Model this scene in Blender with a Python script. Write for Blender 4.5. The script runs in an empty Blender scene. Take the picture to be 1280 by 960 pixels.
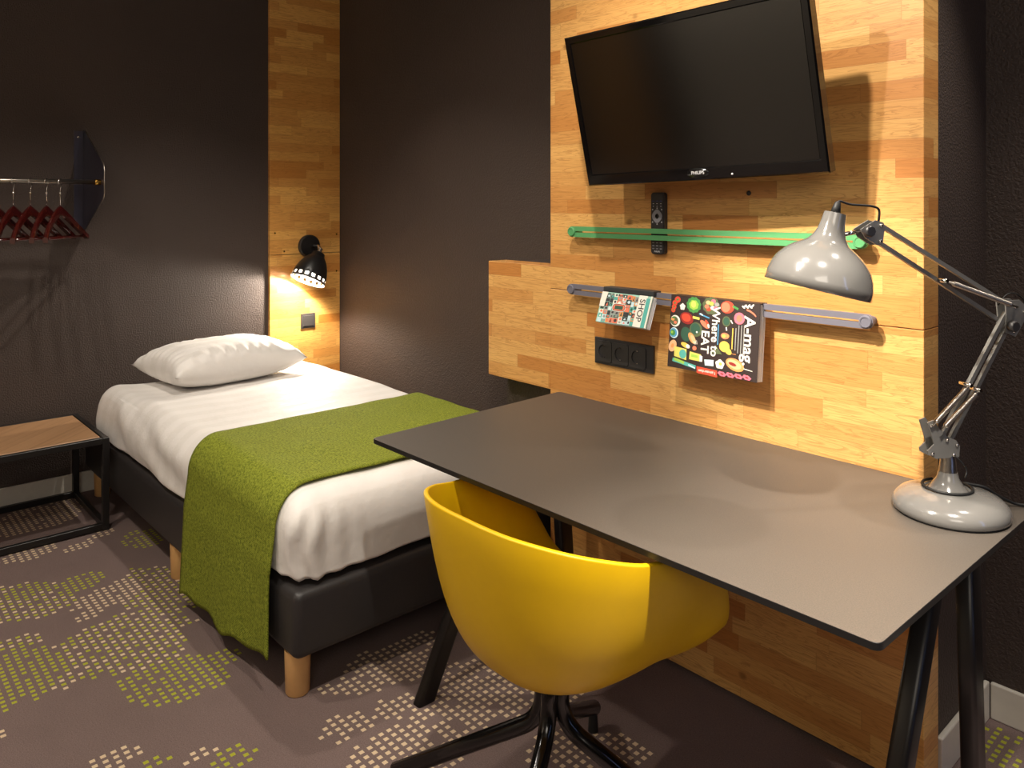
import bpy, bmesh, math, random
from mathutils import Vector, Matrix, noise
random.seed(7)
PI = math.pi
S = bpy.context.scene
COL = S.collection

# ------------------------------------------------------------------ camera, world, lights, exposure
cam = bpy.data.cameras.new('camera'); camo = bpy.data.objects.new('camera', cam); COL.objects.link(camo)
camo.location = (0, 0, 1.39)
camo.rotation_euler = (PI/2, 0, math.atan2(1080, 978))
cam.sensor_width = 36.0; cam.lens = 978/1280*36.0
cam.shift_x = 0.0; cam.shift_y = -225/1280
cam.clip_start = 0.02
S.camera = camo
S.view_settings.view_transform = 'Standard'; S.view_settings.look = 'None'
S.view_settings.exposure = 0.3; S.view_settings.gamma = 1.0; S.view_settings.use_curve_mapping = False
W = bpy.data.worlds.new('world'); S.world = W; W.use_nodes = True
W.node_tree.nodes['Background'].inputs[0].default_value = (1, .86, .72, 1)
W.node_tree.nodes['Background'].inputs[1].default_value = 0.05

WARM = (1.0, .91, .79)
def spot(name, loc, target, power, angle=110, blend=.7, radius=.03, color=WARM):
    l = bpy.data.lights.new(name, 'SPOT'); l.energy = power; l.color = color
    l.spot_size = math.radians(angle); l.spot_blend = blend; l.shadow_soft_size = radius
    o = bpy.data.objects.new(name, l); COL.objects.link(o); o.location = loc
    o.rotation_euler = (Vector(target)-Vector(loc)).to_track_quat('-Z', 'Y').to_euler()
    return o
spot('downlight_or_fill', (-1.02, .85, 2.70), (-1.12, 1.85, 1.1), 95, angle=95)
spot('downlight_or_fill', (-1.50, -.10, 2.70), (-1.6, 1.5, .8), 60)
spot('downlight_or_fill', (-2.95, 1.38, 2.70), (-3.0, 1.3, 0), 62)
spot('downlight_or_fill', (-.12, .85, 2.70), (-.50, 1.22, .74), 560, angle=40, blend=1.)  # added narrow spot, brightens the front right corner of the desk
spot('downlight_or_fill', (-1.30, .35, 2.70), (-.88, 1.94, .92), 420, angle=28, blend=1.)  # extra spot put in to brighten the lower right of the panel
spot('downlight_or_fill', (-.20, 2.05, 2.70), (-.52, 1.75, .7), 60, angle=60)  # added spot that lifts the desk sheen, lamp base and niche
spot('downlight_or_fill', (-2.6, -.2, 2.70), (-2.8, .4, 0), 60)
spot('downlight_or_fill', (-2.6, -1.2, 2.70), (-2.6, -1.8, .8), 200)  # added to light the left wall for the television's reflection
def area(name, loc, target, power, sx, sy, color=WARM):
    l = bpy.data.lights.new(name, 'AREA'); l.energy = power; l.color = color; l.shape = 'RECTANGLE'; l.size = sx; l.size_y = sy
    o = bpy.data.objects.new(name, l); COL.objects.link(o); o.location = loc
    o.rotation_euler = (Vector(target)-Vector(loc)).to_track_quat('-Z', 'Y').to_euler(); return o
area('fill_light', (.9, -.9, 2.5), (-1.4, 1.3, .6), 28, 1.4, 1.4, (1., .90, .77))  # added soft fill from behind the camera

# ------------------------------------------------------------------ materials
def lin(c):
    return tuple(((v/255)/12.92 if v/255 <= .04045 else (((v/255)+.055)/1.055)**2.4) for v in c)
class NT:
    def __init__(s, name):
        s.m = bpy.data.materials.new(name); s.m.use_nodes = True; s.t = s.m.node_tree
        s.b = s.t.nodes['Principled BSDF']
    def n(s, typ, **kw):
        nd = s.t.nodes.new(typ)
        for k, v in kw.items(): setattr(nd, k, v)
        return nd
    def l(s, a, b): s.t.links.new(a, b)
    def math(s, op, a, b=None, c=None):
        nd = s.n('ShaderNodeMath', operation=op)
        for i, v in enumerate((a, b, c)):
            if v is None: continue
            if isinstance(v, (int, float)): nd.inputs[i].default_value = v
            else: s.l(v, nd.inputs[i])
        return nd.outputs[0]
    def mix(s, f, a, b, blend='MIX'):
        nd = s.n('ShaderNodeMix', data_type='RGBA', blend_type=blend)
        for i, v in ((0, f), (6, a), (7, b)):
            if isinstance(v, (int, float)): nd.inputs[i].default_value = v
            elif isinstance(v, tuple): nd.inputs[i].default_value = (*v, 1)
            else: s.l(v, nd.inputs[i])
        return nd.outputs[2]
    def noise(s, vec, scale, detail=3, rough=.5):
        nd = s.n('ShaderNodeTexNoise'); nd.inputs['Scale'].default_value = scale
        nd.inputs['Detail'].default_value = detail; nd.inputs['Roughness'].default_value = rough
        if vec is not None: s.l(vec, nd.inputs['Vector'])
        return nd.outputs['Fac']
    def pos(s):
        return s.n('ShaderNodeNewGeometry').outputs['Position']
    def bump(s, h, strength=.3, dist=.01):
        nd = s.n('ShaderNodeBump'); nd.inputs['Strength'].default_value = strength; nd.inputs['Distance'].default_value = dist
        s.l(h, nd.inputs['Height']); s.l(nd.outputs[0], s.b.inputs['Normal'])
    def base(s, v):
        if isinstance(v, tuple): s.b.inputs['Base Color'].default_value = (*v, 1)
        else: s.l(v, s.b.inputs['Base Color'])
    def ramp(s, f, lo, hi, a=0., b=1.):
        nd = s.n('ShaderNodeMapRange'); s.l(f, nd.inputs[0])
        for i, v in ((1, lo), (2, hi), (3, a), (4, b)): nd.inputs[i].default_value = v
        return nd.outputs[0]
    def scale(s, v, sc):
        nd = s.n('ShaderNodeVectorMath', operation='MULTIPLY'); s.l(v, nd.inputs[0]); nd.inputs[1].default_value = sc
        return nd.outputs[0]

def simple(name, rgb, rough=.5, metal=0., var=.06, nscale=40, bump=0., bscale=200, bdist=.002, coat=0., spec=None):
    N = NT(name); c = lin(rgb); p = N.pos()
    f = N.noise(p, nscale, 4)
    N.base(N.mix(f, tuple(v*(1-var) for v in c), tuple(min(1, v*(1+var)) for v in c)))
    N.b.inputs['Roughness'].default_value = rough; N.b.inputs['Metallic'].default_value = metal
    if coat: N.b.inputs['Coat Weight'].default_value = coat; N.b.inputs['Coat Roughness'].default_value = .05
    if spec is not None: N.b.inputs['Specular IOR Level'].default_value = spec
    if bump: N.bump(N.noise(p, bscale, 2), bump, bdist)
    return N.m

def wood_staves(name, light, dark, rowh=.047, seed=0., rough=.42):
    """butcher-block board: rows of staves of random length, tone and grain; u = X+Y, v = Z"""
    N = NT(name); p = N.pos()
    sp = N.n('ShaderNodeSeparateXYZ'); N.l(p, sp.inputs[0])
    u = N.math('ADD', N.math('ADD', sp.outputs[0], sp.outputs[1]), seed); v = N.math('ADD', sp.outputs[2], 3.013)
    row = N.math('FLOOR', N.math('DIVIDE', v, rowh))
    wn = N.n('ShaderNodeTexWhiteNoise', noise_dimensions='1D'); N.l(row, wn.inputs['W'])
    u2 = N.math('DIVIDE', N.math('ADD', u, N.math('MULTIPLY', wn.outputs[0], 9.3)), .31)
    u3 = N.math('ADD', u2, N.math('MULTIPLY', N.math('SINE', N.math('MULTIPLY', u2, 2.1)), .22))
    col = N.math('FLOOR', u3)
    cmb = N.n('ShaderNodeCombineXYZ'); N.l(col, cmb.inputs[0]); N.l(row, cmb.inputs[1]); cmb.inputs[2].default_value = seed
    w2 = N.n('ShaderNodeTexWhiteNoise', noise_dimensions='3D'); N.l(cmb.outputs[0], w2.inputs['Vector'])
    tone = w2.outputs['Value']
    sc = N.n('ShaderNodeSeparateColor'); N.l(w2.outputs['Color'], sc.inputs[0])
    # grain
    g = N.n('ShaderNodeCombineXYZ')
    N.l(N.math('ADD', N.math('MULTIPLY', u, 2.2), N.math('MULTIPLY', sc.outputs[0], 40)), g.inputs[0])
    N.l(N.math('ADD', N.math('MULTIPLY', v, 26.), N.math('MULTIPLY', sc.outputs[1], 60)), g.inputs[1])
    N.l(N.math('MULTIPLY', sc.outputs[2], 20), g.inputs[2])
    n1 = N.n('ShaderNodeTexNoise'); n1.inputs['Scale'].default_value = 1.6; n1.inputs['Detail'].default_value = 5
    n1.inputs['Distortion'].default_value = 1.1; N.l(g.outputs[0], n1.inputs['Vector'])
    rings = N.math('FRACT', N.math('MULTIPLY', n1.outputs['Fac'], 8.))
    line = N.ramp(rings, .62, 1., 0., 1.)
    fine = N.noise(N.scale(g.outputs[0], (3., 5., 1.)), 3., 4, .6)
    L, D = lin(light), lin(dark)
    base = N.mix(N.math('POWER', tone, 1.7), L, D)
    base = N.mix(N.math('MULTIPLY', line, .5), base, tuple(x*.6 for x in D))
    base = N.mix(N.ramp(fine, .35, .75, 0., .38), base, tuple(x*.75 for x in D))
    # occasional knots
    vo = N.n('ShaderNodeTexVoronoi'); vo.inputs['Scale'].default_value = 1.
    N.l(N.scale(p, (4.5, 4.5, 5.5)), vo.inputs['Vector'])
    kn = N.ramp(vo.outputs['Distance'], .03, .075, 1., 0.)
    base = N.mix(N.math('MULTIPLY', kn, .55), base, lin((96, 52, 20)))
    # joints between staves
    fv = N.math('FRACT', N.math('DIVIDE', v, rowh)); fu = N.math('FRACT', u3)
    ev = N.math('MINIMUM', fv, N.math('SUBTRACT', 1., fv)); eu = N.math('MINIMUM', fu, N.math('SUBTRACT', 1., fu))
    j = N.math('MAXIMUM', N.ramp(ev, 0., .02, 1., 0.), N.ramp(eu, 0., .004, 1., 0.))
    base = N.mix(N.math('MULTIPLY', j, .3), base, lin((105, 62, 26)))
    N.base(base); N.b.inputs['Roughness'].default_value = rough
    N.bump(N.math('SUBTRACT', fine, N.math('MULTIPLY', j, .6)), .12, .002)
    return N.m

def plaster(name, rgb, bump=.6, scale=150):
    N = NT(name); c = lin(rgb); p = N.pos()
    N.base(N.mix(N.noise(p, 3., 4), tuple(v*.85 for v in c), tuple(v*1.12 for v in c)))
    N.b.inputs['Roughness'].default_value = .62
    N.bump(N.noise(p, scale, 2, .6), bump, .008)
    return N.m

M = {}
M['wall'] = plaster('dark_brown_plaster', (65, 53, 47))
M['ceiling'] = plaster('ceiling_paint', (205, 200, 192), .1)
M['skirting'] = simple('skirting_paint', (212, 206, 194), .4)
M['panel'] = wood_staves('rubberwood_staves', (228, 178, 106), (188, 120, 56))
M['strip'] = wood_staves('rubberwood_staves_bedside', (232, 178, 98), (186, 118, 48), .050, 2.7)
M['table_oak'] = wood_staves('bench_oak', (186, 146, 108), (162, 120, 82), .5, 1.3)
M['black_metal'] = simple('black_powder_coat', (26, 24, 24), .38)
M['black_gloss'] = simple('black_lacquer', (14, 13, 13), .16)
M['black_plastic'] = simple('black_plastic', (50, 48, 48), .36)
M['black_rubber'] = simple('black_rubber', (18, 18, 18), .6)
M['grey_switch'] = simple('anthracite_plastic', (62, 58, 56), .4)
M['leatherette'] = simple('black_leatherette', (46, 43, 43), .42, bump=.25, bscale=260, bdist=.002)
M['leg_beech'] = simple('beech_leg', (220, 172, 112), .45, var=.18, nscale=18)
M['yellow'] = simple('mustard_polypropylene', (218, 174, 6), .42, var=.03, bump=.06, bscale=700, bdist=.0006)
M['lamp_grey'] = simple('grey_enamel', (106, 104, 101), .16, coat=.6, var=.02)
M['lamp_arm'] = simple('grey_arm_paint', (132, 130, 126), .3, metal=.3, var=.02)
M['chrome'] = simple('chrome', (225, 222, 218), .12, metal=1., var=.01)
M['steel'] = simple('brushed_steel', (165, 158, 150), .3, metal=1., var=.05)
M['brass'] = simple('brass', (210, 165, 80), .25, metal=1., var=.03)
M['bracket'] = simple('dark_grey_bracket', (54, 50, 62), .35)
M['hanger'] = simple('mahogany_lacquer', (62, 14, 11), .16, var=.2, nscale=25, coat=.5)
M['green_rail'] = simple('green_silicone', (84, 152, 96), .5)
M['grey_rail'] = simple('grey_silicone', (108, 106, 116), .5)
M['paper'] = simple('white_paper', (232, 230, 228), .7)
M['screen'] = simple('tv_screen', (9, 8, 7), .15, var=.02, spec=.9)
M['bezel'] = simple('tv_gloss_black', (9, 8, 8), .08, var=.02)
M['silver_print'] = simple('silver_print', (190, 190, 192), .35)
M['grey_print'] = simple('grey_print', (140, 140, 146), .4)
M['blue_print'] = simple('blue_print', (60, 66, 130), .4)
M['white_in'] = simple('white_lampshade_inside', (240, 238, 232), .5)

def linen():
    N = NT('white_satin_stripe_linen'); p = N.pos()
    sp = N.n('ShaderNodeSeparateXYZ'); N.l(p, sp.inputs[0])
    st = N.ramp(N.math('SINE', N.math('MULTIPLY', sp.outputs[0], 62.)), -.25, .25, 0., 1.)
    N.base(N.mix(st, lin((236, 232, 228)), lin((231, 227, 222))))
    N.l(N.ramp(st, 0., 1., .62, .54), N.b.inputs['Roughness'])
    N.b.inputs['Sheen Weight'].default_value = .15
    N.bump(N.noise(N.scale(p, (1., 1., 1.)), 22., 4), .22, .012)
    return N.m
M['linen'] = linen()

def throw_mat():
    N = NT('green_twill_wool'); p = N.pos()
    sp = N.n('ShaderNodeSeparateXYZ'); N.l(p, sp.inputs[0])
    yz = N.math('ADD', sp.outputs[1], sp.outputs[2])
    a = N.math('MULTIPLY', N.math('ADD', sp.outputs[0], yz), 900.)
    b = N.math('MULTIPLY', N.math('SUBTRACT', sp.outputs[0], yz), 820.)
    tw = N.math('MULTIPLY', N.math('ADD', N.math('SINE', a), N.math('SINE', b)), .12)
    n2 = N.noise(p, 150., 4, .75)
    f = N.math('ADD', N.math('ADD', tw, .5), N.math('MULTIPLY', N.math('SUBTRACT', n2, .5), 2.2))
    big = N.noise(p, 9., 3)
    c = N.mix(N.ramp(f, .15, .85), lin((76, 88, 18)), lin((156, 164, 58)))
    c = N.mix(N.ramp(big, .3, .75, 0., .25), c, lin((118, 122, 28)))
    N.base(c); N.b.inputs['Roughness'].default_value = .85; N.b.inputs['Specular IOR Level'].default_value = .2
    N.bump(f, .5, .003)
    return N.m
M['throw'] = throw_mat()

def carpet(name, rgb, var=.38):
    N = NT(name); p = N.pos(); c = lin(rgb)
    f = N.noise(p, 300., 3, .75); g = N.noise(p, 7., 4, .6)
    k = N.mix(N.ramp(f, .25, .75), tuple(v*(1-var) for v in c), tuple(v*(1+var) for v in c))
    N.base(N.mix(N.ramp(g, .45, .75, 0., .22), k, tuple(v*.7 for v in c)))
    N.b.inputs['Roughness'].default_value = .95; N.b.inputs['Specular IOR Level'].default_value = .1
    N.bump(f, .7, .006)
    return N.m
M['carpet'] = carpet('taupe_carpet', (124, 106, 102))
M['carpet_cream'] = carpet('cream_carpet_dot', (224, 200, 166), .1)
M['carpet_green'] = carpet('lime_carpet_dot', (176, 176, 60), .1)

def desk_mat():
    N = NT('dark_desk_laminate'); p = N.pos()
    f = N.noise(p, 420., 3, .75)
    N.base(N.mix(N.ramp(f, .25, .75), lin((54, 48, 43)), lin((90, 82, 73))))
    N.b.inputs['Roughness'].default_value = .5
    N.b.inputs['Specular IOR Level'].default_value = .8
    N.bump(f, .06, .001)
    return N.m
M['desk'] = desk_mat()
M['desk_edge'] = simple('desk_black_core', (24, 23, 23), .35)

# ------------------------------------------------------------------ geometry helpers (world coordinates)
WORLD = {}
def tag(o, label=None, cat=None, group=None, kind=None):
    if label: o['label'] = label
    if cat: o['category'] = cat
    if group: o['group'] = group
    if kind: o['kind'] = kind
    return o
def thing(name, label, cat, loc, group=None):
    o = bpy.data.objects.new(name, None); COL.objects.link(o); o.location = loc
    o.empty_display_size = .05; WORLD[o] = Vector(loc)
    return tag(o, label, cat, group)
def mk(name, bm, mats, parent=None, smooth=False, origin=None, auto=None):
    if not isinstance(mats, (list, tuple)): mats = [mats]
    vs = [v.co for v in bm.verts]
    if origin is None:
        lo = Vector([min(v[i] for v in vs) for i in range(3)]); hi = Vector([max(v[i] for v in vs) for i in range(3)])
        origin = Vector(((lo.x+hi.x)/2, (lo.y+hi.y)/2, lo.z))
    origin = Vector(origin)
    for v in bm.verts: v.co = v.co - origin
    me = bpy.data.meshes.new(name); bm.to_mesh(me); bm.free()
    for m in mats: me.materials.append(m)
    if smooth:
        for p in me.polygons: p.use_smooth = True
        if auto is not None: me.set_sharp_from_angle(angle=math.radians(auto))
    o = bpy.data.objects.new(name, me); COL.objects.link(o); WORLD[o] = origin
    if parent is not None:
        o.parent = parent; o.location = origin-WORLD[parent]
    else: o.location = origin
    return o
def struct(name, bm, mats, **k):
    o = mk(name, bm, mats, **k); o['kind'] = 'structure'; return o
def NB(): return bmesh.new()
def box(bm, x0, x1, y0, y1, z0, z1, bevel=0., seg=2, mi=0, mat4=None):
    b = bmesh.new(); bmesh.ops.create_cube(b, size=1.)
    for v in b.verts:
        v.co = Vector((x0+(v.co.x+.5)*(x1-x0), y0+(v.co.y+.5)*(y1-y0), z0+(v.co.z+.5)*(z1-z0)))
    if bevel: bmesh.ops.bevel(b, geom=b.edges[:], offset=bevel, segments=seg, affect='EDGES', profile=.5)
    return join(bm, b, mi, mat4)
def join(bm, b, mi=None, mat4=None):
    mp = {}
    for v in b.verts: mp[v] = bm.verts.new(mat4 @ v.co if mat4 is not None else v.co)
    for f in b.faces:
        try:
            nf = bm.faces.new([mp[v] for v in f.verts]); nf.smooth = f.smooth
            nf.material_index = f.material_index if mi is None else mi
        except ValueError: pass
    b.free(); return bm
def frame_from(d):
    d = Vector(d).normalized(); a = Vector((0, 0, 1)) if abs(d.z) < .95 else Vector((1, 0, 0))
    u = d.cross(a).normalized(); return d, u, d.cross(u).normalized()
def tube(bm, pts, r, seg=12, mi=0, closed=False, flat=None):
    pts = [Vector(p) for p in pts]; n = len(pts)
    rs = r if isinstance(r, (list, tuple)) else [r]*n
    rings = []; pu = None
    for i, p in enumerate(pts):
        if closed: d = pts[(i+1) % n]-pts[i-1]
        else: d = pts[min(i+1, n-1)]-pts[max(i-1, 0)]
        d.normalize()
        if pu is None: _, pu, _ = frame_from(d)
        pu = (pu-d*pu.dot(d)).normalized(); w = d.cross(pu)
        rings.append([bm.verts.new(p+rs[i]*(math.cos(2*PI*k/seg)*pu+math.sin(2*PI*k/seg)*w)) for k in range(seg)])
    for i in range(n if closed else n-1):
        A, B = rings[i], rings[(i+1) % n]
        for k in range(seg):
            f = bm.faces.new((A[k], A[(k+1) % seg], B[(k+1) % seg], B[k])); f.material_index = mi; f.smooth = True
    if not closed:
        for R_, rev in ((rings[0], True), (rings[-1], False)):
            f = bm.faces.new(R_[::-1] if rev else R_); f.material_index = mi
    return bm
def arcpts(pts, rad=.02, n=6):
    """polyline with rounded corners"""
    pts = [Vector(p) for p in pts]; out = [pts[0]]
    for a, b, c in zip(pts, pts[1:], pts[2:]):
        d1 = (a-b); d2 = (c-b); r1 = min(rad, d1.length*.49); r2 = min(rad, d2.length*.49)
        p, q = b+d1.normalized()*r1, b+d2.normalized()*r2
        for k in range(n+1):
            t = k/n; out.append((1-t)**2*p+2*t*(1-t)*b+t*t*q)
    return out+[pts[-1]]
def lathe(bm, prof, org, axis, seg=40, mi=0, skip=None, cap=True):
    """prof: list of (t along axis, radius)"""
    d, u, w = frame_from(axis); org = Vector(org); rings = []
    for t, r in prof:
        rings.append([bm.verts.new(org+d*t+r*(math.cos(2*PI*k/seg)*u+math.sin(2*PI*k/seg)*w)) for k in range(seg)])
    for i in range(len(prof)-1):
        for k in range(seg):
            if skip and skip(i, k): continue
            f = bm.faces.new((rings[i][k], rings[i+1][k], rings[i+1][(k+1) % seg], rings[i][(k+1) % seg])); f.smooth = True; f.material_index = mi
    if cap:
        if prof[0][1] > 1e-5: bm.faces.new(rings[0]).material_index = mi
        if prof[-1][1] > 1e-5: bm.faces.new(rings[-1][::-1]).material_index = mi
    bmesh.ops.remove_doubles(bm, verts=bm.verts[:], dist=1e-6)
    return bm
def prism(bm, poly, depth_vec, mi=0):
    """poly: list of 3-D points; extruded along depth_vec"""
    dv = Vector(depth_vec); A = [bm.verts.new(Vector(p)) for p in poly]; B = [bm.verts.new(Vector(p)+dv) for p in poly]
    fs = [bm.faces.new(A), bm.faces.new(B[::-1])]
    for i in range(len(poly)): fs.append(bm.faces.new((A[i], B[i], B[(i+1) % len(poly)], A[(i+1) % len(poly)])))
    for f in fs: f.material_index = mi
    bmesh.ops.recalc_face_normals(bm, faces=fs)
    return bm
def bar(bm, a, b, wvec, tvec, mi=0):
    """rectangular bar from a to b; wvec, tvec are full width vectors"""
    a, b, w, t = Vector(a), Vector(b), Vector(wvec)/2, Vector(tvec)/2
    return prism(bm, [a-w-t, a+w-t, a+w+t, a-w+t], b-a, mi)
def solid(o, th, off=-1., bev=0.):
    m = o.modifiers.new('thickness', 'SOLIDIFY'); m.thickness = th; m.offset = off; m.use_rim = True
    return m
def text_bm(txt, size, mi=0, bold=0.):
    cu = bpy.data.curves.new('t', 'FONT'); cu.body = txt; cu.size = size; cu.align_x = 'CENTER'; cu.align_y = 'CENTER'; cu.offset = bold
    cu.resolution_u = 4
    ob = bpy.data.objects.new('t', cu); COL.objects.link(ob)
    dg = bpy.context.evaluated_depsgraph_get(); me = ob.evaluated_get(dg).to_mesh()
    b = bmesh.new(); b.from_mesh(me); ob.evaluated_get(dg).to_mesh_clear()
    bpy.data.objects.remove(ob); bpy.data.curves.remove(cu)
    for f in b.faces: f.material_index = mi
    return b

# ------------------------------------------------------------------ the setting
XB, YR, YP = -4.2, 2.39, 1.94       # back wall, right wall, front of the wooden panel
# carpet: a mesh of small cells, the woven dots are its cells of another yarn
PET = [(-3.581,.565,-3.61,.772,.25,'c'),(-3.524,.764,-3.559,.892,.22,'c'),(-3.587,.882,-3.626,.997,.2,'c'),(-3.163,.662,-3.231,.841,.3,'g'),(-2.986,.674,-3.1,.914,.16,'c'),(-2.904,.678,-3.073,.927,.14,'c'),(-3.171,.925,-2.748,.996,.3,'m'),(-3.279,.517,-3.245,.669,.3,'g'),(-3.327,.418,-3.076,.695,.3,'m'),(-3.028,.528,-3.108,.707,.25,'m'),(-3.18,.374,-3.08,.599,.25,'m'),(-2.844,.745,-2.649,.96,.25,'m'),(-2.83,.678,-2.464,.856,.3,'m'),(-2.643,.658,-2.548,.886,.25,'g'),(-2.488,.692,-2.246,.917,.32,'g'),(-2.389,.892,-2.362,1.016,.3,'g'),(-2.885,.439,-2.52,.49,.3,'g'),(-2.816,.515,-2.522,.57,.3,'m'),(-2.803,.629,-2.531,.635,.3,'g'),(-2.929,.414,-2.868,.583,.2,'m'),(-2.546,.651,-2.502,.755,.2,'c'),(-2.144,.521,-2.105,.643,.3,'c'),(-2.043,.617,-2.043,.703,.3,'g'),(-1.99,.699,-1.988,.781,.25,'c'),(-1.934,.737,-1.911,.858,.35,'g'),(-2.446,.386,-2.402,.399,.4,'c'),(-2.803,.367,-2.536,.414,.3,'g'),(-3.55,1.035,-3.328,1.062,.3,'g'),(-3.494,1.007,-3.524,1.063,.3,'g'),(-3.855,.608,-4.129,.951,.3,'c'),(-1.973,1.141,-2.025,1.426,.3,'c'),(-2.003,1.082,-2.023,1.17,.3,'c'),(-1.986,1.523,-1.944,1.257,.3,'c'),(-1.866,1.18,-1.678,1.287,.3,'c'),(-1.838,.993,-1.837,1.161,.3,'c'),(-1.707,.987,-1.585,1.295,.3,'c'),(-1.792,1.236,-1.727,1.44,.28,'c'),(-1.866,1.462,-1.665,1.277,.25,'c'),(-1.85,1.542,-1.597,1.305,.22,'c'),(-1.717,1.508,-1.557,1.326,.25,'c'),(-1.692,1.564,-1.562,1.415,.25,'c'),(-1.733,1.49,-1.506,1.673,.3,'c'),(-1.403,1.324,-1.385,1.539,.3,'c'),(-1.383,1.387,-1.295,1.593,.25,'c'),(-1.358,1.523,-1.215,1.572,.3,'c'),(-2.012,1.3,-2.006,1.571,.25,'c'),(-.689,2.322,-.608,2.329,.4,'g'),(-.663,2.203,-.569,2.244,.4,'g'),(-.675,2.277,-.609,2.2,.4,'g')]
# the pattern goes on over the rest of the carpet
for k in range(46):
    cx, cy = random.uniform(-2.2, 1.5), random.uniform(-1.7, .4); a = random.uniform(0, 6.28); L_ = random.uniform(.1, .2)
    PET.append((cx-L_*math.cos(a), cy-L_*math.sin(a), cx+L_*math.cos(a), cy+L_*math.sin(a), .3, random.choice('cgm')))
def carpet_mesh():
    PX_, PY_ = .0235, .0245         # pitch of the dots
    xs0, xs1, ys0, ys1 = XB, 1.6, -1.8, YR
    bm = NB()
    # cells: alternate 55 % dot, 45 % ground along each axis
    def ticks(a, b, p, f):
        t = [a]; i = 0
        while t[-1] < b-1e-6:
            t.append(min(b, a+(i+f)*p)); 
            if t[-1] < b-1e-6: t.append(min(b, a+(i+1)*p))
            i += 1
        return t
    tx, ty = ticks(xs0, xs1, PX_, .52), ticks(ys0, ys1, PY_, .52)
    verts = [(x, y, 0) for y in ty for x in tx]; nx = len(tx); faces = []; mi = []
    for j in range(len(ty)-1):
        for i in range(nx-1):
            faces.append((j*nx+i, j*nx+i+1, (j+1)*nx+i+1, (j+1)*nx+i)); m = 0
            if i % 2 == 0 and j % 2 == 0:
                px, py = (tx[i]+tx[i+1])/2, (ty[j]+ty[j+1])/2
                for ax, ay, bx, by, w, k in PET:
                    dx, dy = bx-ax, by-ay; L2 = dx*dx+dy*dy
                    t = ((px-ax)*dx+(py-ay)*dy)/L2
                    if -.06 < t < 1.06:
                        s = abs((px-ax)*dy-(py-ay)*dx)/L2
                        if s < w*1.15*max(0, 1-(2*t-1)**2)**.8+.02:
                            m = 1 if k == 'c' else 2 if k == 'g' else (1 if (i//2+j//2) % 2 else 2)
                            if random.random() < .06: m = 0
                            break
            mi.append(m)
    me = bpy.data.meshes.new('floor'); me.from_pydata(verts, [], faces)
    for k in ('carpet', 'carpet_cream', 'carpet_green'): me.materials.append(M[k])
    me.polygons.foreach_set('material_index', mi); me.update()
    o = bpy.data.objects.new('floor', me); COL.objects.link(o); o['kind'] = 'structure'; bm.free()
carpet_mesh()
b = NB(); box(b, XB-.1, XB, -1.8, YR+.1, 0, 2.75); struct('wall_back', b, M['wall'])
b = NB(); box(b, XB, 1.7, YR, YR+.1, 0, 2.75); struct('wall_right', b, M['wall'])
b = NB(); box(b, 1.6, 1.7, -1.8, YR, 0, 2.75); struct('wall_rear', b, M['wall'])
M['pale_wall'] = plaster('pale_plaster', (190, 182, 168), .15)
b = NB(); box(b, XB-.1, 1.7, -1.9, -1.8, 0, 2.75); struct('wall_left', b, M['pale_wall'])
b = NB(); box(b, -3.52, -3.24, -1.8, -1.74, 0, 2.75); struct('trim_1', b, M['black_metal'])
b = NB(); box(b, XB, -3.52, -1.8, -1.775, 0, 2.75); struct('trim_2', b, M['strip'])
b = NB(); box(b, XB-.1, 1.7, -1.9, YR+.1, 2.75, 2.85); struct('ceiling', b, M['ceiling'])
# dark pier behind the wooden panel, low part behind the short block
b = NB(); box(b, -1.938, -.714, 2.03, YR, 0, 2.75); struct('wall_pier', b, M['wall'])
b = NB(); box(b, -2.268, -1.938, 2.03, YR, 0, 1.165); struct('wall_pier_low', b, M['wall'])
def skirt(name, x0, x1, y0, y1, h=.097):
    b = NB(); box(b, x0, x1, y0, y1, 0, h, .004, 2); return struct(name, b, M['skirting'])
skirt('baseboard_back', XB, XB+.014, -1.8, YR)
skirt('baseboard_right', -.70, 1.6, YR-.014, YR)
b = NB(); box(b, -.714, -.700, 2.032, YR-.014, 0, .101, .004, 2); struct('baseboard_pier', b, M['skirting'])
skirt('baseboard_right_bed', XB+.014, -2.268, YR-.014, YR)
# slim window behind the camera that shows as a cool streak in the glossy things
N = NT('window_daylight'); N.b.inputs['Emission Color'].default_value = (.35, .5, 1, 1); N.b.inputs['Emission Strength'].default_value = 4.; M['daylight'] = N.m
b = NB(); box(b, 1.585, 1.6, 1.30, 1.42, .5, 2.2); struct('window_1', b, M['daylight'])

# ------------------------------------------------------------------ wooden wall panels
t = thing('wood_wall_panel', 'tall light wood stave panel carrying the television above the desk', 'wall panel', (-1.325, 1.985, 0))
b = NB(); box(b, -1.942, -.709, YP, 2.03, 1.0955, 2.745, .0012, 1); mk('upper_board', b, M['panel'], t)
b = NB(); box(b, -1.942, -.709, YP, 2.03, .012, 1.0935, .0012, 1); mk('lower_board', b, M['panel'], t)
bn = NB(); lathe(bn, [(0, .007), (.002, .006), (.002, .003)], (-1.165, 1.9385, 1.42), (0, -1, 0), 16); mk('screw', bn, M['black_metal'], t)
b = NB(); box(b, -2.276, -1.9425, YP, 2.03, .741, 1.173, .0012, 1)
tag(mk('wood_wall_block', b, M['panel']), 'short light wood block on the wall between the bed and the tall panel', 'wall panel')
t = thing('wood_wall_strip', 'narrow light wood strip running up the wall behind the bedside lamp', 'wall panel', (-4.19, 2.18, .1))
b = NB(); box(b, XB, -4.178, 1.945, 2.40-.012, 1.103, 2.745, .001, 1); mk('upper_board', b, M['strip'], t)
b = NB(); box(b, XB, -4.178, 1.945, 2.40-.012, .10, 1.100, .001, 1); mk('lower_board', b, M['strip'], t)
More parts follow.
